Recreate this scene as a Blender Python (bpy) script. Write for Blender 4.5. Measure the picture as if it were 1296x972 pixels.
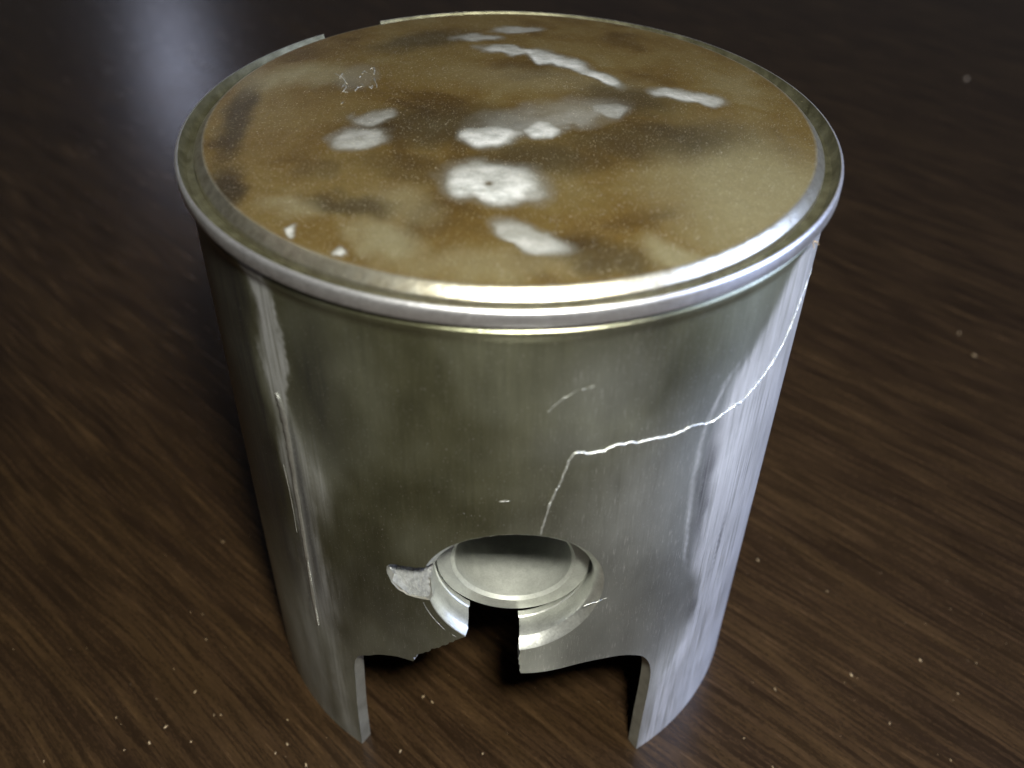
import bpy, bmesh, math, random
import numpy as np
from mathutils import Vector, Matrix
from mathutils.geometry import delaunay_2d_cdt

for o in list(bpy.data.objects):
    bpy.data.objects.remove(o)
random.seed(7); rng = np.random.default_rng(7)
scene = bpy.context.scene
col = scene.collection
MM = 0.001

# ------------------------------------------------------------------ camera
cd = bpy.data.cameras.new('camera'); cam = bpy.data.objects.new('camera', cd); col.objects.link(cam)
cd.sensor_width = 36; cd.lens = 1226.52 * 36 / 1296
cd.clip_start = 0.005; cd.clip_end = 20
r_ = Vector((0.99981168, 0.01016612, 0.01653066)); u_ = Vector((-0.01920452, 0.64088044, 0.76740045)); b_ = -Vector((0.00279269, 0.76757339, -0.64095498))
m = Matrix.Identity(4)
for i in range(3):
    m[i][0], m[i][1], m[i][2] = r_[i], u_[i], b_[i]
m.translation = Vector((0.3245, -78.612, 98.036)) * MM
cam.matrix_world = m
cd.dof.use_dof = True; cd.dof.focus_distance = 0.088; cd.dof.aperture_fstop = 30
scene.camera = cam

# ------------------------------------------------------------------ light
w = bpy.data.worlds.new('World'); scene.world = w; w.use_nodes = True
bg = w.node_tree.nodes['Background']; bg.inputs[0].default_value = (0.95, 0.90, 0.92, 1); bg.inputs[1].default_value = 0.048

def area(name, loc, target, size, power, color, size_y=None):
    l = bpy.data.lights.new(name, 'AREA'); o = bpy.data.objects.new(name, l); col.objects.link(o)
    l.energy = power; l.color = color; l.size = size
    if size_y:
        l.shape = 'RECTANGLE'; l.size_y = size_y
    o.location = Vector(loc)
    o.rotation_euler = (Vector(target) - Vector(loc)).to_track_quat('-Z', 'Y').to_euler()
    return o
area('lamp_light', (0.018, -0.095, 0.152), (0, -0.01, 0.03), 0.017, 0.54, (1.0, 0.985, 0.88))
area('window_light', (0.62, -0.05, 0.34), (0, 0, 0.03), 0.36, 6.0, (0.50, 0.62, 1.0), 0.42)
area('far_window_light', (-0.475, 1.25, 0.465), (0, 0, 0.03), 0.058, 0.14, (0.70, 0.76, 1.0), 0.09)

scene.view_settings.view_transform = 'Standard'; scene.view_settings.look = 'None'
scene.view_settings.exposure = 0.0; scene.view_settings.gamma = 1.0
scene.render.engine = 'CYCLES'

# ------------------------------------------------------------------ node helpers
def mat(name):
    M = bpy.data.materials.new(name); M.use_nodes = True
    nt = M.node_tree
    return M, nt, nt.nodes['Principled BSDF']
def N(nt, t, **kw):
    n = nt.nodes.new(t)
    for k, v in kw.items():
        if k.startswith('i_'):
            n.inputs[k[2:].replace('_', ' ')].default_value = v
        else:
            setattr(n, k, v)
    return n
def L(nt, a, b): nt.links.new(a, b)
def mapped(nt, src, scale, rot=(0, 0, 0)):
    mp = N(nt, 'ShaderNodeMapping'); mp.inputs['Scale'].default_value = scale; mp.inputs['Rotation'].default_value = rot
    L(nt, src, mp.inputs['Vector']); return mp.outputs[0]
def noise(nt, vec, scale, detail=4, rough=.55, dist=0.0):
    n = N(nt, 'ShaderNodeTexNoise'); n.inputs['Scale'].default_value = scale; n.inputs['Detail'].default_value = detail
    n.inputs['Roughness'].default_value = rough; n.inputs['Distortion'].default_value = dist
    L(nt, vec, n.inputs['Vector']); return n.outputs['Fac']
def ramp(nt, fac, stops, interp='LINEAR'):
    r = N(nt, 'ShaderNodeValToRGB'); e = r.color_ramp.elements; r.color_ramp.interpolation = interp
    while len(e) < len(stops): e.new(0.5)
    for k, (p, c) in zip(e, stops):
        k.position = p; k.color = (c, c, c, 1) if not isinstance(c, tuple) else (*c, 1)
    L(nt, fac, r.inputs[0]); return r.outputs[0]
def math_(nt, op, a, b=None, clamp=False):
    n = N(nt, 'ShaderNodeMath', operation=op, use_clamp=clamp)
    for i, v in enumerate((a, b)):
        if v is None: continue
        if isinstance(v, (int, float)): n.inputs[i].default_value = v
        else: L(nt, v, n.inputs[i])
    return n.outputs[0]
def mix(nt, fac, a, b, mode='MIX'):
    n = N(nt, 'ShaderNodeMix', data_type='RGBA', blend_type=mode)
    for i, v in ((0, fac), (6, a), (7, b)):
        if isinstance(v, (int, float)): n.inputs[i].default_value = v
        elif isinstance(v, tuple): n.inputs[i].default_value = (*v, 1)
        else: L(nt, v, n.inputs[i])
    return n.outputs[2]
def attr(nt, name):
    return N(nt, 'ShaderNodeAttribute', attribute_name=name).outputs['Fac']
def bump(nt, h, strength, dist):
    b = N(nt, 'ShaderNodeBump'); b.inputs['Strength'].default_value = strength; b.inputs['Distance'].default_value = dist
    L(nt, h, b.inputs['Height']); return b.outputs[0]
def uvvec(nt): return N(nt, 'ShaderNodeUVMap').outputs[0]
def objmm(nt):
    return mapped(nt, N(nt, 'ShaderNodeTexCoord').outputs['Object'], (1000, 1000, 1000))

# ------------------------------------------------------------------ materials
def make_skirt_material():
    M, nt, P = mat('worn_aluminium')
    uv = uvvec(nt)                                              # u = millimetres round the skirt, v = millimetres up
    streak = noise(nt, mapped(nt, uv, (3.2, .10, 1)), 1.0, 5, .62)
    fine = noise(nt, mapped(nt, uv, (11, .35, 1)), 1.0, 3, .6)
    cloud = noise(nt, mapped(nt, uv, (.06, .055, 1)), 1.0, 3, .5, .3)
    grit = noise(nt, mapped(nt, uv, (7, 4.5, 1)), 1.0, 2, .6)
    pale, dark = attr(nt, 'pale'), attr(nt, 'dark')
    c = ramp(nt, cloud, [(.34, (.090, .088, .046)), (.48, (.165, .166, .102)), (.62, (.28, .29, .21))])
    st = ramp(nt, streak, [(.33, .70), (.5, 1.0), (.66, 1.25)])
    c = mix(nt, .28, c, st, 'MULTIPLY')
    ff = ramp(nt, fine, [(.35, .75), (.65, 1.2)])
    c = mix(nt, .22, c, ff, 'MULTIPLY')
    c = mix(nt, attr(nt, 'grey_mix'), c, mix(nt, cloud, (.30, .315, .28), (.52, .54, .51)))
    scr = ramp(nt, noise(nt, mapped(nt, uv, (6.5, .55, 1)), 1.0, 4, .7), [(.56, 0.0), (.68, 1.0)])
    scr = math_(nt, 'MULTIPLY', scr, ramp(nt, noise(nt, mapped(nt, uv, (.35, .22, 1)), 1.0, 3, .6), [(.40, .1), (.62, 1.0)]))
    c = mix(nt, math_(nt, 'MULTIPLY', scr, math_(nt, 'ADD', math_(nt, 'MULTIPLY', attr(nt, 'grey_mix'), .75), .10)), c, (.80, .80, .76))
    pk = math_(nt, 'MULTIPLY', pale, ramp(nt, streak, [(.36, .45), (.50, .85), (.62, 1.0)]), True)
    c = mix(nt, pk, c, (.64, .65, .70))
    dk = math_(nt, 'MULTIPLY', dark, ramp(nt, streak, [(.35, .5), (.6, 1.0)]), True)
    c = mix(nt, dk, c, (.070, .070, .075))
    blot = noise(nt, mapped(nt, uv, (.34, .16, 1)), 1.0, 3, .5, .3)
    c = mix(nt, .45, c, ramp(nt, blot, [(.28, .70), (.5, 1.0), (.72, 1.30)]), 'MULTIPLY')
    sp = ramp(nt, grit, [(.66, 0.0), (.72, 1.0)])
    c = mix(nt, math_(nt, 'MULTIPLY', sp, .5), c, (.9, .9, .88))
    L(nt, c, P.inputs['Base Color'])
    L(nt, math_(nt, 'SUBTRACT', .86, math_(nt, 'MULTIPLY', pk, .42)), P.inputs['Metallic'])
    ro = ramp(nt, cloud, [(.3, .28), (.7, .40)])
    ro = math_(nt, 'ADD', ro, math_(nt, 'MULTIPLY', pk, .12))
    L(nt, ro, P.inputs['Roughness'])
    h = math_(nt, 'ADD', math_(nt, 'MULTIPLY', streak, .6), math_(nt, 'ADD', math_(nt, 'MULTIPLY', fine, .35), math_(nt, 'MULTIPLY', grit, .25)))
    L(nt, bump(nt, h, .55, .00005), P.inputs['Normal'])
    return M

def make_crown_material():
    M, nt, P = mat('carbon_stained_crown')
    uv = objmm(nt)
    bare0, pale, dark, edge = attr(nt, 'bare'), attr(nt, 'pale'), attr(nt, 'dark'), attr(nt, 'edge')
    n1 = noise(nt, uv, .13, 4, .5, .5); n2 = noise(nt, uv, 1.1, 5, .65); n3 = noise(nt, uv, 5.5, 3, .6); n4 = noise(nt, uv, 9, 1, .5)
    c = ramp(nt, n1, [(.34, (.112, .066, .016)), (.46, (.180, .116, .032)), (.58, (.212, .150, .050)), (.70, (.25, .195, .085))])
    c = mix(nt, math_(nt, 'MULTIPLY', pale, .78), c, (.37, .335, .195))
    c = mix(nt, math_(nt, 'MULTIPLY', dark, .92), c, (.042, .031, .017))
    c = mix(nt, .20, c, ramp(nt, n2, [(.3, .62), (.5, 1.0), (.7, 1.3)]), 'MULTIPLY')
    c = mix(nt, .35, c, ramp(nt, n3, [(.3, .7), (.7, 1.3)]), 'MULTIPLY')
    # ashy halo, then bare metal
    nb = math_(nt, 'MULTIPLY', math_(nt, 'SUBTRACT', n2, .5), .38)
    bb = math_(nt, 'ADD', bare0, math_(nt, 'MULTIPLY', nb, ramp(nt, bare0, [(0, 0.0), (.25, .6), (.7, .35)])))
    halo = ramp(nt, bb, [(.05, 0.0), (.55, .70)])
    c = mix(nt, halo, c, (.30, .30, .26))
    bm_ = ramp(nt, bb, [(.38, 0.0), (1.0, .86)])
    pits = ramp(nt, n3, [(.30, .55), (.42, 1.0)])
    bm_ = math_(nt, 'MULTIPLY', bm_, pits)
    n5 = noise(nt, mapped(nt, uv, (.55, .8, 1)), 1.0, 4, .6)
    c = mix(nt, bm_, c, ramp(nt, math_(nt, 'ADD', n5, math_(nt, 'MULTIPLY', bb, .22)), [(.44, (.33, .34, .31)), (.62, (.56, .58, .55)), (.80, (.86, .87, .84))]))
    c = mix(nt, math_(nt, 'MULTIPLY', edge, ramp(nt, n2, [(.35, .55), (.6, 1.0)])), c, (.60, .575, .47))
    sp = ramp(nt, n4, [(.69, 0.0), (.72, 1.0)])
    c = mix(nt, math_(nt, 'MULTIPLY', sp, .75), c, (.85, .78, .60))
    L(nt, c, P.inputs['Base Color'])
    L(nt, math_(nt, 'SUBTRACT', math_(nt, 'ADD', math_(nt, 'MULTIPLY', edge, .22), .74), math_(nt, 'MULTIPLY', bm_, .26)), P.inputs['Metallic'])
    ro = math_(nt, 'SUBTRACT', .42, math_(nt, 'MULTIPLY', n2, .12)); ro = math_(nt, 'SUBTRACT', ro, math_(nt, 'MULTIPLY', edge, .05)); L(nt, ro, P.inputs['Roughness'])
    h = math_(nt, 'ADD', math_(nt, 'MULTIPLY', n3, .5), math_(nt, 'ADD', math_(nt, 'MULTIPLY', n2, .8), math_(nt, 'MULTIPLY', sp, .5)))
    L(nt, bump(nt, h, .5, .00010), P.inputs['Normal'])
    return M

def make_metal(name, c0, c1, rough, scale=1.0, metallic=1.0, bs=.3, stretch=(1, 1, 1), bd=.00006):
    M, nt, P = mat(name)
    v = mapped(nt, objmm(nt), stretch)
    a = noise(nt, v, .6 * scale, 4, .6); b = noise(nt, v, 5 * scale, 3, .6)
    c = ramp(nt, a, [(.3, c0), (.7, c1)])
    c = mix(nt, .4, c, ramp(nt, b, [(.3, .7), (.7, 1.2)]), 'MULTIPLY')
    L(nt, c, P.inputs['Base Color']); P.inputs['Metallic'].default_value = metallic
    L(nt, ramp(nt, b, [(.3, rough * .85), (.7, min(1, rough * 1.15))]), P.inputs['Roughness'])
    L(nt, bump(nt, b, bs, bd), P.inputs['Normal'])
    return M

def make_wood():
    M, nt, P = mat('dark_varnished_wood')
    v = mapped(nt, objmm(nt), (1, 1, 1), (0, 0, math.radians(42)))   # grain runs down to the right
    wob = noise(nt, mapped(nt, v, (.012, .03, 1)), 1.0, 3, .5)
    cmb = N(nt, 'ShaderNodeCombineXYZ'); L(nt, math_(nt, 'MULTIPLY', wob, 7), cmb.inputs[1])
    add = N(nt, 'ShaderNodeVectorMath', operation='ADD'); L(nt, v, add.inputs[0]); L(nt, cmb.outputs[0], add.inputs[1]); v2 = add.outputs[0]
    g1 = noise(nt, mapped(nt, v2, (.030, .34, 1)), 1.0, 5, .62, .3)
    g2 = noise(nt, mapped(nt, v2, (.085, 1.7, 1)), 1.0, 4, .62, .3)
    g3 = noise(nt, mapped(nt, v2, (1.4, 5.2, 1)), 1.0, 3, .65)
    c = ramp(nt, g1, [(.28, (.0150, .0083, .0042)), (.45, (.0215, .0120, .0056)), (.58, (.0290, .0164, .0072)), (.74, (.0390, .0222, .0092))])
    c = mix(nt, .75, c, ramp(nt, g2, [(.30, .30), (.47, .80), (.60, 1.35), (.74, 2.2)]), 'MULTIPLY')
    c = mix(nt, .6, c, ramp(nt, g3, [(.30, .55), (.5, .95), (.72, 1.8)]), 'MULTIPLY')
    dust = noise(nt, objmm(nt), 1.6, 2, .5)
    c = mix(nt, math_(nt, 'MULTIPLY', ramp(nt, dust, [(.72, 0.0), (.80, 1.0)]), .15), c, (.25, .20, .14))
    L(nt, c, P.inputs['Base Color'])
    L(nt, ramp(nt, g2, [(.3, .21), (.7, .28)]), P.inputs['Roughness'])
    P.inputs['Specular IOR Level'].default_value = .42
    hh = math_(nt, 'ADD', g3, math_(nt, 'MULTIPLY', g2, .6))
    L(nt, bump(nt, hh, .07, .0001), P.inputs['Normal'])
    return M

M_skirt = make_skirt_material(); M_crown = make_crown_material(); M_wood = make_wood()
M_ring = make_metal('polished_ring_steel', (.64, .64, .66), (.76, .76, .78), .36, .8, .92, .10)
M_bore = make_metal('machined_aluminium', (.32, .33, .30), (.41, .42, .385), .55, 1.0, .60, .3)
M_rim = make_metal('turned_aluminium', (.50, .51, .48), (.66, .67, .63), .36, 1.0, .88, .3)
M_rough = make_metal('matte_fracture', (.28, .29, .29), (.50, .51, .51), .48, 4.0, .65, 1.0, bd=.00018)
M_crack = make_metal('torn_crack_edge', (.34, .35, .32), (.74, .75, .72), .45, 3.5, .85, .8)
M_bright = make_metal('freshly_broken_aluminium', (.72, .73, .72), (.92, .92, .92), .42, 2.2, .85, .6, bd=.00010)
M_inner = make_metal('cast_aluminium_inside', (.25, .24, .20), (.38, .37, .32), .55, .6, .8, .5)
M_crumb = make_metal('wood_crumb', (.22, .155, .085), (.42, .33, .21), .8, 2, 0.0, .4)
M_land = make_metal('sooty_ring_land', (.060, .056, .030), (.16, .155, .100), .45, 1.2, .75, .5)

# ------------------------------------------------------------------ object helpers
def link(name, me, material, parent=None):
    o = bpy.data.objects.new(name, me); col.objects.link(o)
    if material: me.materials.append(material)
    if parent: o.parent = parent
    return o
def meshof(name, verts, faces, smooth=True, sharp=40):
    me = bpy.data.meshes.new(name)
    me.from_pydata([tuple(c * MM for c in v) for v in verts], [], faces); me.update()
    if smooth:
        me.shade_smooth(); me.set_sharp_from_angle(angle=math.radians(sharp))
    return me
def revolve(profile, n=360, a0=0.0, a1=360.0, caps=False):
    """profile: (r, z) list, turned about z; angle 0 faces the camera (-y) and grows to +x"""
    full = abs(a1 - a0) >= 360; k = n if full else n + 1; m_ = len(profile)
    V, F = [], []
    for i in range(k):
        a = math.radians(a0 + (a1 - a0) * i / n)
        for r, z in profile: V.append((r * math.sin(a), -r * math.cos(a), z))
    for i in range(n):
        j = (i + 1) % k
        for q in range(m_ - 1): F.append((i * m_ + q, j * m_ + q, j * m_ + q + 1, i * m_ + q + 1))
    if caps and not full:
        F.append(tuple(range(m_))[::-1]); F.append(tuple((k - 1) * m_ + q for q in range(m_)))
    return V, F
def pt(th, z, r):
    a = math.radians(th); return (r * math.sin(a), -r * math.cos(a), z)
def fix_normals(me):
    bm = bmesh.new(); bm.from_mesh(me); bmesh.ops.recalc_face_normals(bm, faces=bm.faces); bm.to_mesh(me); bm.free()
def uniform(a, b): return random.uniform(a, b)

# ------------------------------------------------------------------ table
tv = [(-700, -330, 0), (700, -330, 0), (700, 1000, 0), (-700, 1000, 0), (-700, -330, -28), (700, -330, -28), (700, 1000, -28), (-700, 1000, -28)]
tf = [(0, 1, 2, 3), (7, 6, 5, 4), (0, 4, 5, 1), (1, 5, 6, 2), (2, 6, 7, 3), (3, 7, 4, 0)]
table = link('table_top', meshof('table_top', tv, tf, False), M_wood)
table['kind'] = 'structure'; table['label'] = 'dark brown varnished wooden table top with diagonal grain'

# ------------------------------------------------------------------ piston
RS, RI, H = 27.3, 25.9, 61.76          # skirt radius, its inside, height of the ring's top edge
HX, HZ, HR = 0.95, 31.85, 7.8          # pin hole: centre across and up, radius on the skirt surface
piston = bpy.data.objects.new('piston', None); col.objects.link(piston); piston.empty_display_size = .03
piston['label'] = 'broken aluminium engine piston standing upright on the dark wooden table'
piston['category'] = 'piston'

# --- skirt: sheet laid out in (angle, height), cut to the broken outline, then given thickness
def seg(pts, step=.35, jag=0.0):
    out = []
    for (a, b), (c, d) in zip(pts[:-1], pts[1:]):
        n = max(1, int(math.hypot((c - a) * .4765, d - b) / step))
        for i in range(n):
            t = i / n; j = (0 if i == 0 else jag)
            out.append((a + (c - a) * t + uniform(-j, j) / .4765, b + (d - b) * t + uniform(-j, j)))
    return out
def smooth_curve(pts, k=6):
    out = []
    P_ = [pts[0]] + pts + [pts[-1]]
    for i in range(1, len(P_) - 2):
        p0, p1, p2, p3 = [np.array(P_[j]) for j in (i - 1, i, i + 1, i + 2)]
        for s in range(k):
            t = s / k
            out.append(tuple(.5 * ((2 * p1) + (-p0 + p2) * t + (2 * p0 - 5 * p1 + 4 * p2 - p3) * t * t + (-p0 + 3 * p1 - 3 * p2 + p3) * t ** 3)))
    out.append(pts[-1]); return out
def hole_pt(phi, r=HR):
    a = math.radians(phi)
    return (math.degrees(math.asin((HX + r * math.cos(a)) / RS)), HZ + r * math.sin(a))

ZT = 60.30
loop = []
# bottom edge, left to right, starting at the seam on the back
rear = smooth_curve([(-146.5, 0), (-146.8, 8), (-146.5, 14.5), (-148.4, 17.4), (-151.8, 19.1), (-158, 20.4), (-166, 20.8), (-180, 20.4)])[::-1]
loop += seg(rear, .8)
loop += seg([(-146.5, 0), (-33.2, 0)], .5)
loop += seg(smooth_curve([(-33.2, 0), (-32.9, 6.5), (-32.2, 12.6), (-31.7, 15.6), (-30.2, 17.4), (-27.3, 18.5), (-24.9, 19.4), (-21.2, 20.2), (-18.6, 20.35), (-17.3, 20.35)]), .35)
loop += seg([(-17.3, 20.35), (-16.5, 21.4), (-13.5, 22.8), (-11.0, 24.0), (-8.6, 25.05)], .26, .15)
e_phi, s_phi = 236.0, -84.5
HL = 7.3                                # the rim is less worn on its left
left_end, right_start = hole_pt(e_phi, HL), hole_pt(s_phi)
loop += seg([(-8.6, 25.05), left_end], .28, .05)
chip_hi, chip_lo = 161.0, 193.0
ph = np.linspace(e_phi, chip_lo, 24); loop += [hole_pt(q, HL) for q in ph]
chip_edge = [hole_pt(chip_lo, HL), (-15.9, 30.1), (-17.6, 30.2), (-19.2, 30.6), (-20.4, 31.3), (-21.1, 32.3), (-21.0, 33.2), (-20.1, 33.75), (-18.9, 33.9), (-16, 34.1), hole_pt(chip_hi)]
loop += seg(chip_edge, .22, .05)[1:]
ph = np.linspace(chip_hi, s_phi, 110); loop += [hole_pt(q) for q in ph]
loop += seg([right_start, (3.35, 22.8), (3.95, 20.5)], .24, .10)[1:]
loop += seg(smooth_curve([(3.95, 20.5), (7, 20.45), (10.3, 20.55), (16.6, 20.85), (23.4, 20.3), (28.2, 19.05), (31.0, 17.6), (32.9, 15.2), (33.4, 12), (33.2, 6), (33.1, 0)]), .35)
loop += seg([(33.1, 0), (146.5, 0)], .5)
loop += seg([(a + 360 if False else -a, z) for a, z in rear[::-1]], .8)
loop += seg([(180, 20.4), (180, ZT)], 1.2)
loop += seg([(180, ZT), (-180, ZT)], .5)
loop += seg([(-180, ZT), (-180, 20.4)], 1.2)
lp = np.array(loop)
# interior points, finer on the side that faces the camera
xs = []
def grid(a0, a1, da, dz):
    A, Z = np.meshgrid(np.arange(a0, a1, da), np.arange(.4, ZT - 1.5, dz)); A = A + (np.arange(A.shape[0]) % 2)[:, None] * da * .5
    return np.stack([A.ravel(), Z.ravel()], 1)
G = np.concatenate([grid(-72, 76, .85, .42), grid(-179, -72.5, 2.6, 1.3), grid(76.5, 179, 2.6, 1.3)] + [np.stack([np.arange(-179.5, 179.5, .6), np.full(599, ZT - q)], 1)[:598] for q in (.5, .75, 1.2)])
def inside(P_, poly):
    x, y = P_[:, 0], P_[:, 1]; ins = np.zeros(len(P_), bool); n = len(poly)
    for i in range(n):
        x0, y0 = poly[i]; x1, y1 = poly[(i + 1) % n]
        if y0 == y1: continue
        c = ((y0 > y) != (y1 > y)) & (x < (x1 - x0) * (y - y0) / (y1 - y0) + x0); ins ^= c
    return ins
G = G[inside(G, lp)]
K = np.array([.4765, 1.0]); keep = np.ones(len(G), bool)
for i in range(0, len(G), 4000):
    d = np.full(len(G[i:i + 4000]), 9.0)
    for j in range(0, len(lp), 300):
        dd = np.linalg.norm((G[i:i + 4000, None, :] - lp[None, j:j + 300, :]) * K, axis=2).min(1); d = np.minimum(d, dd)
    keep[i:i + 4000] = d > .22
G = G[keep]
nb_ = len(lp); allp = np.concatenate([lp, G]) * K
res = delaunay_2d_cdt([Vector(p) for p in allp], [(i, (i + 1) % nb_) for i in range(nb_)], [], 1, 1e-6)
v2 = np.array([(v.x, v.y) for v in res[0]]) / K; tri = [f for f in res[2]]
def wall_r(th, z):
    # thickness of the wall, a little heavier near the pin hole
    return RI
nv = len(v2)
V = [pt(a, z, RS + np.interp(z, [ZT - 1.6, ZT - .75, ZT - .5, ZT], [0, .30, .30, -.25])) for a, z in v2] + [pt(a, z, RI) for a, z in v2]
cnt = {}
for t in tri:
    for a, b in zip(t, t[1:] + t[:1]):
        cnt[(a, b)] = 1
F = []; ctr = np.array([v2[t].mean(0) for t in tri])
flip = None
for t in tri:
    (x0, y0), (x1, y1), (x2, y2) = v2[t[0]], v2[t[1]], v2[t[2]]
    ccw = (x1 - x0) * (y2 - y0) - (x2 - x0) * (y1 - y0) > 0
    tt = t if ccw else t[::-1]
    F.append(tuple(tt)); F.append(tuple(i + nv for i in tt[::-1]))
n_sheet = len(F)
edges = {}
for f in F[::2]:
    for a, b in zip(f, f[1:] + f[:1]): edges[(a, b)] = 1
for (a, b) in list(edges):
    if (b, a) not in edges:
        if abs(abs(v2[a][0]) - 180) < 1e-3 and abs(abs(v2[b][0]) - 180) < 1e-3: continue
        F.append((b, a, a + nv, b + nv))
me = meshof('skirt', V, F)
# UV in millimetres, wear and tone masks per vertex
uvl = me.uv_layers.new(name='UVMap'); th_z = np.concatenate([v2, v2])
li = np.empty(len(me.loops), int); me.loops.foreach_get('vertex_index', li)
uvl.data.foreach_set('uv', (th_z[li] * K).astype(np.float32).ravel())
TH, ZZ = th_z[:, 0], th_z[:, 1]
def sstep(x, a, b):
    t = np.clip((x - a) / (b - a), 0, 1); return t * t * (3 - 2 * t)
def vnoise(x, y, seed):
    r = np.random.default_rng(seed); tab = r.random((257, 257)); xi = np.floor(x).astype(int); yi = np.floor(y).astype(int); fx = x - xi; fy = y - yi
    fx = fx * fx * (3 - 2 * fx); fy = fy * fy * (3 - 2 * fy); g = lambda a, b: tab[a % 257, b % 257]
    return (g(xi, yi) * (1 - fx) + g(xi + 1, yi) * fx) * (1 - fy) + (g(xi, yi + 1) * (1 - fx) + g(xi + 1, yi + 1) * fx) * fy
jit = (vnoise(TH * .35, ZZ * .25, 1) - .5) * 3.0 + (vnoise(TH * 1.1, ZZ * .6, 2) - .5) * 1.6
tj = TH + jit
zk = np.array([0, 12, 16.5, 21, 25, 31, 36, 42, 47, 51, 53, 56, 61]); bk = np.array([33, 35, 40, 42.5, 41.5, 37.8, 36.6, 36.2, 36.2, 39.6, 44, 49, 54])
bnd = np.interp(ZZ, zk, bk)
pale = .80 * sstep(TH + .6 * jit, bnd - 1.2, bnd + 3.4) * (1 - sstep(TH, 95, 110))
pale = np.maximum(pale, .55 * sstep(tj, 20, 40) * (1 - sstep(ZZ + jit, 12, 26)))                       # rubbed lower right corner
pale = np.maximum(pale, .16 * np.exp(-((TH - 24) / 9) ** 2 - ((ZZ - 41) / 6) ** 2))
pale = np.maximum(pale, .62 * (sstep(tj, -44.5, -42.3) - sstep(tj, -38.6, -37.4)) * sstep(ZZ, 40, 50))           # streak under the ring, left
pale = np.maximum(pale, .50 * np.exp(-((tj + 34.5) / 3.2) ** 2 - ((ZZ - 40.5) / 4.5) ** 2))
pale = np.maximum(pale, .35 * np.exp(-((tj + 37) / 3) ** 2) * (1 - sstep(ZZ, 20, 40)))
pale = np.maximum(pale, .30 * np.exp(-((tj + 45) / 4.0) ** 2) * (1 - sstep(ZZ, 22, 36)))
pale = np.maximum(pale, .22 * np.exp(-((tj + 52) / 5.0) ** 2) * (1 - sstep(ZZ, 10, 24)))
pale = np.maximum(pale, .50 * (sstep(tj, -45.2, -42.0) - sstep(tj, -38.5, -34.5)) * sstep(ZZ, 12, 22) * (1 - sstep(ZZ, 44, 50)))
dark = 1.0 * np.exp(-((tj - bnd - 1.6) / 2.0) ** 2) * np.exp(-((ZZ - 39) / 7.5) ** 2)
pale = np.maximum(pale, .6 * np.exp(-((TH - bnd + 1.2 + jit * .2) / .55) ** 2) * sstep(ZZ, 26, 34) * (1 - sstep(ZZ, 50, 54)))
dark = np.maximum(dark, .95 * np.exp(-((tj - 48.5 - .25 * (ZZ - 30)) / .8) ** 2 - ((ZZ - 29) / 3.6) ** 2))
dark = np.maximum(dark, .55 * np.exp(-((tj - 43.2) / .9) ** 2 - ((ZZ - 22) / 3.0) ** 2))
dark = np.maximum(dark, .90 * np.exp(-((TH + .25 * jit + 39.0) / .8) ** 2) * sstep(ZZ, 20, 28) * (1 - sstep(ZZ, 44, 48.5)))  # dark line painted beside the smeared ridge as its side shadow
dark = np.maximum(dark, .50 * np.exp(-((tj + 43.4) / .7) ** 2) * sstep(ZZ, 14, 22) * (1 - sstep(ZZ, 34, 42)))
dark = np.maximum(dark, .72 * np.exp(-((tj + 31) / 5.5) ** 2 - ((ZZ - 51) / 8) ** 2))
dark = np.maximum(dark, .93 * sstep(-tj, 44, 48) * sstep(ZZ, 16, 32))  # left edge painted darker, standing in for its dark reflections
dark = np.maximum(dark, .18 * np.exp(-((tj + 20) / 12) ** 2 - ((ZZ - 30) / 9) ** 2))
grey_mix = .85 * sstep(tj * .9 - (ZZ - 34) * .9, -14, 22) * (1 - sstep(ZZ, 44, 58))  # lighter grey towards the bottom and right, plus two upper patches
grey_mix = np.maximum(grey_mix, .42 * (1 - sstep(ZZ + jit * 2, 16, 36)))
grey_mix = np.maximum(grey_mix, .55 * np.exp(-((tj - 16) / 9) ** 2 - ((ZZ - 54) / 5) ** 2))
grey_mix = np.maximum(grey_mix, .45 * np.exp(-((tj - 12) / 8) ** 2 - ((ZZ - 49) / 3) ** 2))
for nm, arr in (('pale', pale), ('dark', dark), ('grey_mix', grey_mix)):
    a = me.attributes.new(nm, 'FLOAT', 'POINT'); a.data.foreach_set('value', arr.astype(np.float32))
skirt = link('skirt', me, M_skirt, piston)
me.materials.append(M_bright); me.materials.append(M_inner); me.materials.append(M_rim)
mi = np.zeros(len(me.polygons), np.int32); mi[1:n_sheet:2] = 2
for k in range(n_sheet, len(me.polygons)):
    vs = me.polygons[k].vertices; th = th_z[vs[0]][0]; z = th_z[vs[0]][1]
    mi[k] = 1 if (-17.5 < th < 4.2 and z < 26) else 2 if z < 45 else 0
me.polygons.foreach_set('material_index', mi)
# exact radial normals on the outside so that the metal reads as turned
nrm = np.zeros((len(me.loops), 3), np.float32); cn = me.corner_normals
tmp = np.empty(len(me.loops) * 3, np.float32); cn.foreach_get('vector', tmp); nrm[:] = tmp.reshape(-1, 3)
pi_ = np.repeat(np.arange(len(me.polygons)), 3 * np.ones(len(me.polygons), int)) if False else None
ls = np.empty(len(me.polygons), int); lt = np.empty(len(me.polygons), int); me.polygons.foreach_get('loop_start', ls); me.polygons.foreach_get('loop_total', lt)
lpoly = np.repeat(np.arange(len(me.polygons)), lt)
out = (lpoly < n_sheet) & (lpoly % 2 == 0) & (ZZ[li] < ZT - 1.7)
ta = np.radians(TH[li])
nrm[out] = np.stack([np.sin(ta), -np.cos(ta), 0 * ta], 1)[out]
me.normals_split_custom_set([tuple(v) for v in nrm])

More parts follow.
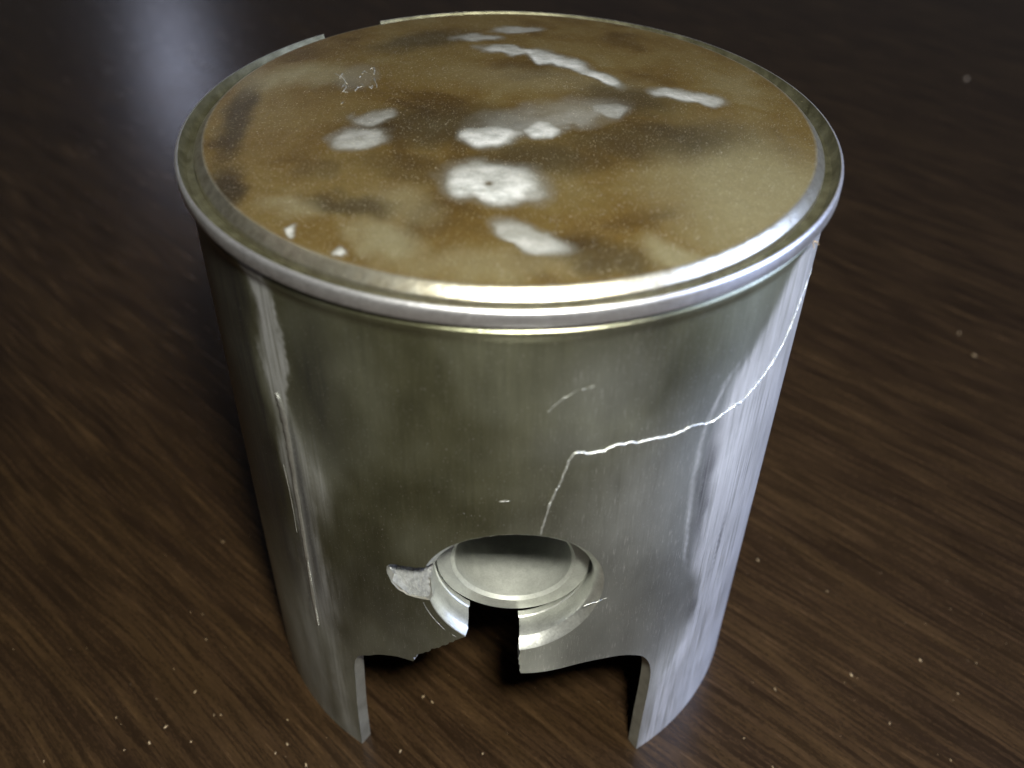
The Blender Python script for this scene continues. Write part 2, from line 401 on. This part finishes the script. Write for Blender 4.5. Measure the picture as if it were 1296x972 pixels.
# --- rim of the pin hole: swept profile from the skirt surface in to the boss
def lip_point(phi, r, depth):
    a = math.radians(phi); x = HX + r * math.cos(a)
    return (x, -(math.sqrt(RS * RS - x * x) - depth), HZ + r * math.sin(a))
def chip_depth(z):   # how deep the broken-out chip cuts at this height
    t = min(1, max(0, (z - 29.9) / 4.2)); return .15 + 1.75 * t
prof = [(7.80, 0.0), (7.72, .05), (7.05, .85), (6.98, 1.0), (6.96, 2.0), (6.93, 2.9), (6.84, 3.05), (6.84, 3.6)]
def lip(name, p0, p1, n):
    V, F = [], []; m_ = len(prof)
    for i in range(n + 1):
        phi = p0 + (p1 - p0) * i / n
        for q, (r, d) in enumerate(prof):
            dd = d + (uniform(-.02, .02) if q in (1, 2) else 0)
            if chip_hi < phi < chip_lo and q < 4:
                z = HZ + 7 * math.sin(math.radians(phi)); cdp = chip_depth(z) + uniform(-.05, .05)
                if q < 3: r, dd = 7.0, cdp + .001 * q
                else: dd = max(dd, cdp + .01)
            if phi >= chip_lo and q < 2: r -= .5
            if i in (0, n): phi2 = phi + uniform(-1, 1) * .8
            else: phi2 = phi
            V.append(lip_point(phi2, r, dd))
        # back of the rim, inside the wall
        V.append(lip_point(phi, 8.6, 3.6)); V.append(lip_point(phi, 8.6, chip_depth(HZ + 8 * math.sin(math.radians(phi))) + .5 if chip_hi - 4 < phi < chip_lo + 4 else .5))
    k = m_ + 2
    for i in range(n):
        for q in range(k):
            F.append((i * k + q, (i + 1) * k + q, (i + 1) * k + (q + 1) % k, i * k + (q + 1) % k))
    F.append(tuple(range(k))); F.append(tuple(n * k + q for q in range(k))[::-1])
    me = meshof(name, V, F, True, 28); fix_normals(me)
    return link(name, me, M_rim, skirt)
hr = lip('pin_hole_rim', s_phi, e_phi, 150)
hr['label'] = 'chamfered rim of the pin hole, broken open at the bottom'

# --- chip broken out beside the hole: rough floor sloping back and up
NV, NU = 16, 34; V, F = [], []
for j in range(NV + 1):
    z = 29.95 + (34.25 - 29.95) * j / NV
    lo, hi = -21.4, -13.2
    if z < 31.5: lo = -21.2 + (31.5 - z) * 3.0
    for i in range(NU + 1):
        a = lo + (hi - lo) * i / NU
        edge_t = min(1, i / 5)
        d = chip_depth(z) * (.25 + .75 * edge_t) + (uniform(-.06, .06) if 0 < j < NV else 0)
        V.append(pt(a, z, RS - max(d, .12)))
for j in range(NV):
    for i in range(NU):
        F.append((j * (NU + 1) + i, j * (NU + 1) + i + 1, (j + 1) * (NU + 1) + i + 1, (j + 1) * (NU + 1) + i))
ch = link('chipped_hollow', meshof('chipped_hollow', V, F, True, 20), M_rough, skirt)
ch['label'] = 'bright rough hollow where a chip broke out beside the pin hole'

# --- pin bosses
def boss(y0, y1, sign):
    """tube about the pin axis; y0 is the face seen through the hole"""
    prof_ = [(6.75, y1), (6.75, y0 + .12), (6.62, y0), (5.45, y0), (5.15, y0 + .30), (5.12, y0 + .6), (5.12, y0 + 6), (5.12, y1 - .2), (5.12, y1)]
    V, F = [], []; n = 120; k = len(prof_)
    for i in range(n):
        a = 2 * math.pi * i / n
        for r, y in prof_: V.append((HX * sign + r * math.cos(a), sign * y, HZ + r * math.sin(a)))
    for i in range(n):
        j = (i + 1) % n
        for q in range(k): F.append((i * k + q, j * k + q, j * k + (q + 1) % k, i * k + (q + 1) % k))
    me = meshof('pin_boss', V, F, True, 25); fix_normals(me)
    return link('pin_boss', me, M_bore, piston)
boss(-23.55, -7.5, 1)
boss(-23.55, -7.5, -1)

# --- crown
RC, ZC, DOME = 26.50, H + .42, 1.3
RE = 25.72
rr = list(np.linspace(0, RE, 120))[1:]
prof_c = [(r, ZC + DOME * (1 - (r / RE) ** 2)) for r in rr]
zr = prof_c[-1][1]
prof_c += [(RE + .08, zr - .04), (RE + .36, zr - .30), (RE + .66, zr - .60), (RC - .03, zr - .70), (RC, zr - .80), (RC, H - 1.0)]
NA = 360; V, F = revolve(prof_c, NA); kc = len(prof_c)
V.append((0, 0, ZC + DOME)); c0 = len(V) - 1
for i in range(NA): F.append((c0, i * kc, ((i + 1) % NA) * kc))
# ring land, groove floor and underside
me = meshof('crown', V, F, True, 50); fix_normals(me)
X = np.array(V); x, y = X[:, 0], X[:, 1]; rad = np.hypot(x, y)
uvl = me.uv_layers.new(name='UVMap'); li = np.empty(len(me.loops), int); me.loops.foreach_get('vertex_index', li)
uvl.data.foreach_set('uv', X[li][:, :2].astype(np.float32).ravel())
BARE = [(-1.01, -13.29, 3.89, -0.52, -0.07, -3.21, 1), (1.63, -20.4, 2.72, -1.26, -0.28, -1.49, .78), (-1.5, -5.95, 2.53, 0.07, 0.05, -2.04, .95), (2.57, -4.79, 1.79, 0.47, 0.05, -1.82, .95), (3.2, -1.96, 6.61, 2.4, 0.1, -3.03, .52), (8.25, -0.49, 1.77, 0.45, -0.06, -1.27, .68), (-12.09, -6.01, 2.36, 0.38, 0.34, -1.92, .74), (-11.43, -2.48, 1.62, 0.57, 0.27, -1.35, .6), (-0.64, 13.11, 2.56, -0.57, -0.02, -1.44, .8), (3.83, 10.93, 3.54, -2.32, -0.19, -1.76, .92), (7.69, 7.22, 2.31, -2.11, -0.25, -1.35, .9), (-3.27, 16.85, 2.65, 0.05, 0.05, -1.36, .66), (0.46, 19.9, 2.56, 0.22, 0.0, -1.21, .66), (15.5, 3.46, 3.29, -1.1, -0.31, -1.45, .85), (-15.2, -19.2, 0.42, -0.03, 0.15, -0.70, .95), (-11.9, -21.9, 0.54, -0.01, 0.08, -0.42, .95), (-14.22, 6.2, 1.9, 0.5, 0.25, -3.0, .30)]
PALE = [(-8.57, -20.86, 2.47, -1.44, -0.23, -2.02, .9), (-15.39, -16.32, 2.4, -0.54, 0.15, -1.23, .7), (11.81, -21.77, 2.16, -1.22, -0.45, -1.37, 1), (18.4, -11.92, 5.67, -3.55, -2.89, -8.14, .9), (-17.77, 6.99, 3.73, -0.61, 0.42, -2.45, .6), (-7.88, -16.59, 2.61, -0.85, -0.01, -2.49, .55), (-22.64, 5.97, 1.7, 1.6, 0.8, -2.33, .5), (3.7, 5.37, 8.44, -1.17, -0.15, -2.66, .4), (-1.14, -23.45, 7.97, 0.19, 0.04, -1.5, .5)]  # soft pale areas; those near the front edge paint in light glare
DARK = [(-11.61, -16.56, 3.1, -0.98, 0.03, -1.4, .75), (-14.52, -10.79, 1.85, -0.15, 0.27, -1.69, .35), (-21.26, -13.51, 1.42, -1.73, -0.54, -2.6, .95), (-7.5, -11.15, 3.68, -1.31, -0.01, -2.32, .4), (-5.55, -4.03, 7.13, -0.07, 0.24, -3.76, .75), (6.36, -22.07, 3.58, -1.31, -0.41, -1.87, .65), (11.75, -5.58, 7.85, 1.19, -0.35, -3.48, .65), (-8.43, 16.16, 4.46, 1.96, 0.32, -2.66, .7), (-22.86, -2.42, 1.41, -1.17, 0.51, -7.24, .85), (10.46, 1.8, 3.96, -1.12, -0.48, -3.08, .7), (2.14, -9.78, 5.51, 0.32, -0.02, -2.45, .7)]
wx = x + (vnoise(x * .8, y * .5, 11) - .5) * 1.2 + (vnoise(x * 2.1, y * 1.6, 12) - .5) * .3
wy = y + (vnoise(x * .8, y * .5, 13) - .5) * 1.2 + (vnoise(x * 2.1, y * 1.6, 14) - .5) * .3
def blobs(L_, soft):
    o = np.zeros(len(x))
    for cx, cy, ax, ay, bx, by, s in L_:
        det = ax * by - bx * ay; dx, dy = wx - cx, wy - cy
        p, q = (dx * by - dy * bx) / det, (dy * ax - dx * ay) / det
        s = s * (.86 + .22 * np.clip(q, -1, 1)) if soft < .5 else s
        o = np.maximum(o, s * (1 - sstep(np.sqrt(p * p + q * q), 1 - soft, 1 + soft)))
    return o
pit = np.exp(-((x + 1.5) ** 2 + (y + 13.5) ** 2) / .10)
edge = sstep(rad, RE - .10, RE + .08)
for nm, arr in (('bare', blobs(BARE, .40) * (1 - .75 * pit)), ('pale', blobs(PALE, .7)), ('dark', np.maximum(blobs(DARK, .6), .0)), ('edge', edge)):
    a = me.attributes.new(nm, 'FLOAT', 'POINT'); a.data.foreach_set('value', arr.astype(np.float32))
crown = link('crown', me, M_crown, piston)
crown['label'] = 'domed crown stained brown with carbon, with bare silver patches'
# land: floor of the ring groove and the wall down to the skirt
V, F = revolve([(RC - .05, H - .75), (RC + .02, H - .90), (RC + .45, H - .93), (27.05, H - .95), (27.02, H - 1.1), (26.99, H - 1.37), (26.7, H - 1.40), (26.6, ZT - .35), (20, ZT - .5), (18, ZT - 3), (0.01, ZT - 3)], 300)
me = meshof('ring_land', V, F, True, 30); fix_normals(me); link('ring_land', me, M_land, piston)

# --- piston ring, open at its end gap at the back left
prof_r = [(27.15, H - .92), (27.30, H - .80), (27.55, H - .40), (27.68, H - .08), (27.70, H - .01), (27.75, H), (27.86, H - .06), (27.95, H - .17), (27.99, H - .30), (28.0, H - .42), (28.0, H - 1.18), (27.93, H - 1.31), (27.7, H - 1.36), (27.0, H - 1.36), (27.0, H - .92)]
prof_r.append(prof_r[0])
V, F = revolve(prof_r, 340, -135.9, 210.3, False)
kk = len(prof_r)
F.append(tuple(range(kk - 1))); F.append(tuple(len(V) - kk + q for q in range(kk - 1))[::-1])
me = meshof('piston_ring', V, F, True, 35); fix_normals(me)
ring = link('piston_ring', me, M_ring, piston); me.materials.append(M_land)
for f in me.polygons:                       # sooty inner side of the ring
    if math.hypot(f.center.x, f.center.y) < 27.69 * MM and f.center.z > (H - 1.2) * MM: f.material_index = 1
ring['label'] = 'steel piston ring round the crown with its end gap at the back'
# lint caught under the ring on the right
def tube(name, pts, radii, material, parent, sides=6, sharp=60):
    V, F = [], []; n = len(pts); P_ = [Vector(p) for p in pts]
    for i in range(n):
        t = (P_[min(i + 1, n - 1)] - P_[max(i - 1, 0)]).normalized()
        a = t.cross(Vector((0.13, 0.31, 0.94)) if abs(t.z) < .9 else Vector((1, 0, 0))).normalized(); b = t.cross(a)
        for s in range(sides):
            an = 2 * math.pi * s / sides; V.append(tuple(P_[i] + (a * math.cos(an) + b * math.sin(an)) * radii[i]))
    for i in range(n - 1):
        for s in range(sides):
            F.append((i * sides + s, i * sides + (s + 1) % sides, (i + 1) * sides + (s + 1) % sides, (i + 1) * sides + s))
    F.append(tuple(range(sides))[::-1]); F.append(tuple((n - 1) * sides + s for s in range(sides)))
    me = meshof(name, V, F, True, sharp); fix_normals(me)
    return link(name, me, material, parent)

# --- crack: jagged bright line, torn edges standing slightly proud
CR = [(6.37, 39.6), (7.01, 41.48), (8.11, 43.83), (9.35, 45.56), (10.37, 47.74), (11.08, 48.17), (13.38, 48.06), (15.34, 47.94), (17.89, 48.37), (23.47, 48.04), (27.94, 47.88), (33.65, 47.66), (36.46, 47.24), (40.16, 47.47), (44.35, 47.5), (47.63, 47.91), (52.29, 48.88), (56.71, 50.03), (59.5, 51.46), (61.5, 52.64), (64, 53.6), (68, 54.2)]
def crack(name, line, r0, jag, lift):
    pts = seg(line, .22, 0) + [line[-1]]; n = len(pts); P_, R_ = [], []
    for i, (a, z) in enumerate(pts):
        j1 = (vnoise(np.array([i * .35]), np.array([3.3]), 21)[0] - .5) * jag * 2.2; j2 = uniform(-.5, .5) * jag
        e = min(1, (n - 1 - i) / 12)
        P_.append(pt(a + uniform(-.3, .3) * jag / .4765, z + j1 + j2, RS + lift + uniform(-.03, .03)))
        R_.append(max(.015, r0 * (.35 + .65 * e) * (.75 + .6 * vnoise(np.array([i * .5]), np.array([7.7]), 22)[0])))
    return tube(name, P_, R_, M_crack, skirt, 5, 8)
c1 = crack('crack', CR, .095, .13, .0); c1['label'] = 'long jagged crack running from the pin hole to the right edge'
c2 = crack('hairline_crack', [(6.58, 52.62), (8.39, 53.51), (9.6, 54.0), (10.67, 54.26), (12.3, 54.35), (13.88, 54.53)], .05, .14, -.03); c2['label'] = 'faint short hairline crack above the long crack'
c3 = crack('scratch', [(15.2, 29.5), (16.6, 29.65), (17.6, 29.6), (19.7, 29.9)], .06, .08, .0)
crack('scratch', [(-1.0, 43.4), (.3, 43.45), (1.6, 43.4)], .05, .05, -.02)
crack('scratch', [(-6.8, 41.9), (-5.9, 41.75), (-5.0, 41.6)], .035, .05, -.015)
crack('scratch', [hole_pt(q, 8.0) for q in range(196, 235, 3)], .04, .03, -.005)
# smeared metal on the left scuff: long raised sliver with a torn edge
def sliver(name, line, width, lift):
    V, F = [], []; pts = smooth_curve(line, 10); n = len(pts)
    for i, (a, z) in enumerate(pts):
        t = i / (n - 1); w_ = width * (t / .12 if t < .12 else .35 + .65 * (1 - (t - .12) / .88) ** 1.5) * (.8 + .4 * random.random()); w_ = max(w_, .03)
        da = math.degrees(w_ / RS)
        V += [pt(a - da, z, RS - .05), pt(a - da * .4, z, RS + lift * (.7 + .5 * random.random())), pt(a + da * .5, z, RS + lift * .8), pt(a + da, z, RS - .06)]
    for i in range(n - 1):
        for q in range(3): F.append((i * 4 + q, i * 4 + q + 1, (i + 1) * 4 + q + 1, (i + 1) * 4 + q))
    F.append((0, 1, 2, 3)); F.append(tuple((n - 1) * 4 + q for q in (3, 2, 1, 0)))
    me = meshof(name, V, F, True, 50); fix_normals(me)
    return link(name, me, M_rim, skirt)
s1 = sliver('smeared_metal', [(-41.6, 18), (-41.3, 26), (-40.8, 34), (-40.6, 41), (-40.5, 45.5), (-41.3, 48.2)][::-1], .50, .14); s1['label'] = 'long pale sliver of smeared metal in the left scuff'
sliver('smeared_metal', [(-43.4, 39.5), (-43.0, 35), (-43.2, 31)], .10, .06)

# --- stamped characters on the crown, too worn to read
def dome_z(x, y): return ZC + DOME * (1 - (x * x + y * y) / RE ** 2)
ST = [[[-16.0, 7.13], [-15.3, 6.13], [-14.63, 4.58]], [[-15.38, 7.04], [-15.48, 5.85]], [[-14.95, 3.77], [-14.83, 4.46], [-14.56, 3.73], [-14.75, 2.79], [-14.24, 2.6]], [[-13.57, 6.82], [-13.5, 7.59], [-13.16, 7.08]], [[-12.94, 8.0], [-12.7, 8.29], [-12.47, 7.32], [-12.48, 6.55]], [[-12.39, 5.8], [-12.08, 4.6], [-11.84, 3.46]], [[-12.58, 3.8], [-12.34, 3.23], [-12.27, 3.91]], [[-13.31, 4.44], [-13.01, 3.84]], [[-13.68, 2.81], [-13.52, 3.62], [-13.23, 3.86]], [[-13.73, 5.93], [-13.65, 6.22]], [[-14.42, 0.53], [-14.47, 0.16]]]
for s in ST:
    pts = []
    for (a, b), (c, d) in zip(s[:-1], s[1:]):
        for i in range(4): pts.append((a + (c - a) * i / 4 + uniform(-.05, .05), b + (d - b) * i / 4 + uniform(-.05, .05)))
    pts.append(tuple(s[-1]))
    tube('stamped_mark', [(a, b, dome_z(a, b) - .03) for a, b in pts], [.10 * uniform(.5, 1.1) for _ in pts], M_inner, crown, 5)

# ------------------------------------------------------------------ crumbs and dust on the table
CRUMBS = [(-37.93, -13.93, .5), (-34.71, -16.87, .9), (-38.78, -17.89, .5), (-42.56, -20.24, .7), (-36.78, -21.25, 1.2), (-38.02, -23.22, 1.0), (-33.56, -22.99, .7), (-40.44, -24.12, .5), (-48.57, -25.54, .7), (-31.84, -19.73, .6), (-31.11, -19.71, .8), (-23.56, -20.16, .6), (-23.07, -23.07, .9), (-24.13, -24.14, .8), (-20.62, -25.42, 1.2), (-36.82, 5.33, .9), (-35.24, -9.81, .6), (49.68, -10.87, 1.1), (40.92, -13.05, 1.2), (56.25, -11.13, .6), (43.63, -19.26, .9), (31.6, -15.18, .7), (52.64, -15.31, .7), (49.03, -23.52, .7), (26.95, -21.37, .5), (33.16, 3.93, .9), (76.85, 54.55, 1.6), (77.2, 48.5, 1.7), (116.82, 165.17, 3.2), (-8.76, -16.94, 1.0), (-7.71, -17.62, .8), (-10.71, -23.67, .8), (-1.79, -23.75, .6), (29.45, -24.68, .6)]
def chip(bm, x, y, L_, ang, S=1.0):
    """an angular flake lying on the table"""
    base = [(-.5, -.12), (-.1, -.24), (.42, -.16), (.55, .06), (.1, .22), (-.4, .16)]
    ca, sa = math.cos(ang), math.sin(ang); lo, hi = [], []
    for a, b in base:
        a = a * uniform(.75, 1.25) * L_ * S; b = b * uniform(.7, 1.4) * L_ * S
        lo.append(bm.verts.new(((x + a * ca - b * sa) * MM, (y + a * sa + b * ca) * MM, .0)))
        a *= .62; b *= .6
        hi.append(bm.verts.new(((x + a * ca - b * sa) * MM, (y + a * sa + b * ca) * MM, L_ * S * uniform(.16, .30) * MM)))
    bm.faces.new(hi); bm.faces.new(lo[::-1])
    for i in range(6): bm.faces.new((lo[i], lo[(i + 1) % 6], hi[(i + 1) % 6], hi[i]))
where = {28: 'pale blurred speck alone on the far right of the table', 27: 'pale crumb to the right of the piston, nearer of a close pair', 26: 'faint crumb to the right of the piston, farther of a close pair', 4: 'largest pale wood flake left of the piston foot', 14: 'pale wood flake at the bottom edge just left of the piston foot', 17: 'pale crumb on the table at lower right', 18: 'upright pale flake on the table right of the piston foot', 29: 'small pale crumb seen inside the broken skirt window', 15: 'single crumb beside the left skirt of the piston', 1: 'tan crumb left of the piston foot, highest of the big flakes'}
for i, lab in where.items():
    x, y, s = CRUMBS[i]; bm = bmesh.new(); chip(bm, 0, 0, s * .42, uniform(.5, 2.0))
    me = bpy.data.meshes.new('wood_crumb'); bm.to_mesh(me); bm.free()
    o = link('wood_crumb', me, M_crumb); o.location = (x * MM, y * MM, 0.00002)
    o['label'] = lab; o['category'] = 'crumb'; o['group'] = 'crumbs scattered on the table'
bm = bmesh.new()
for i, (x, y, s) in enumerate(CRUMBS):
    if i not in where: chip(bm, x, y, s * .42, uniform(.3, 2.4))
for k in range(90):
    x, y = uniform(-62, 66), uniform(-29, 24)
    if 25.0 < math.hypot(x, y) < 27.6: continue
    chip(bm, x, y, uniform(.06, .16) * (1.5 if random.random() < .08 else 1), uniform(0, 3.1))
me = bpy.data.meshes.new('dust'); bm.to_mesh(me); bm.free()
o = link('dust', me, M_crumb); o.location.z = .00002; o['kind'] = 'stuff'; o['label'] = 'fine pale dust specks scattered over the dark table'; o['category'] = 'dust'
# lint on the skirt just under the ring
a0 = pt(58.5, 59.2, 27.35)
for k in range(3):
    d = Vector((uniform(.3, .9), uniform(-.4, .4), uniform(-.5, .5)))
    tube('lint', [tuple(Vector(a0) + d * t * .9 + Vector((0, 0, -.5 * t * t))) for t in (0, .35, .7, 1.0)], [.06, .05, .04, .02], M_crumb, piston, 5)
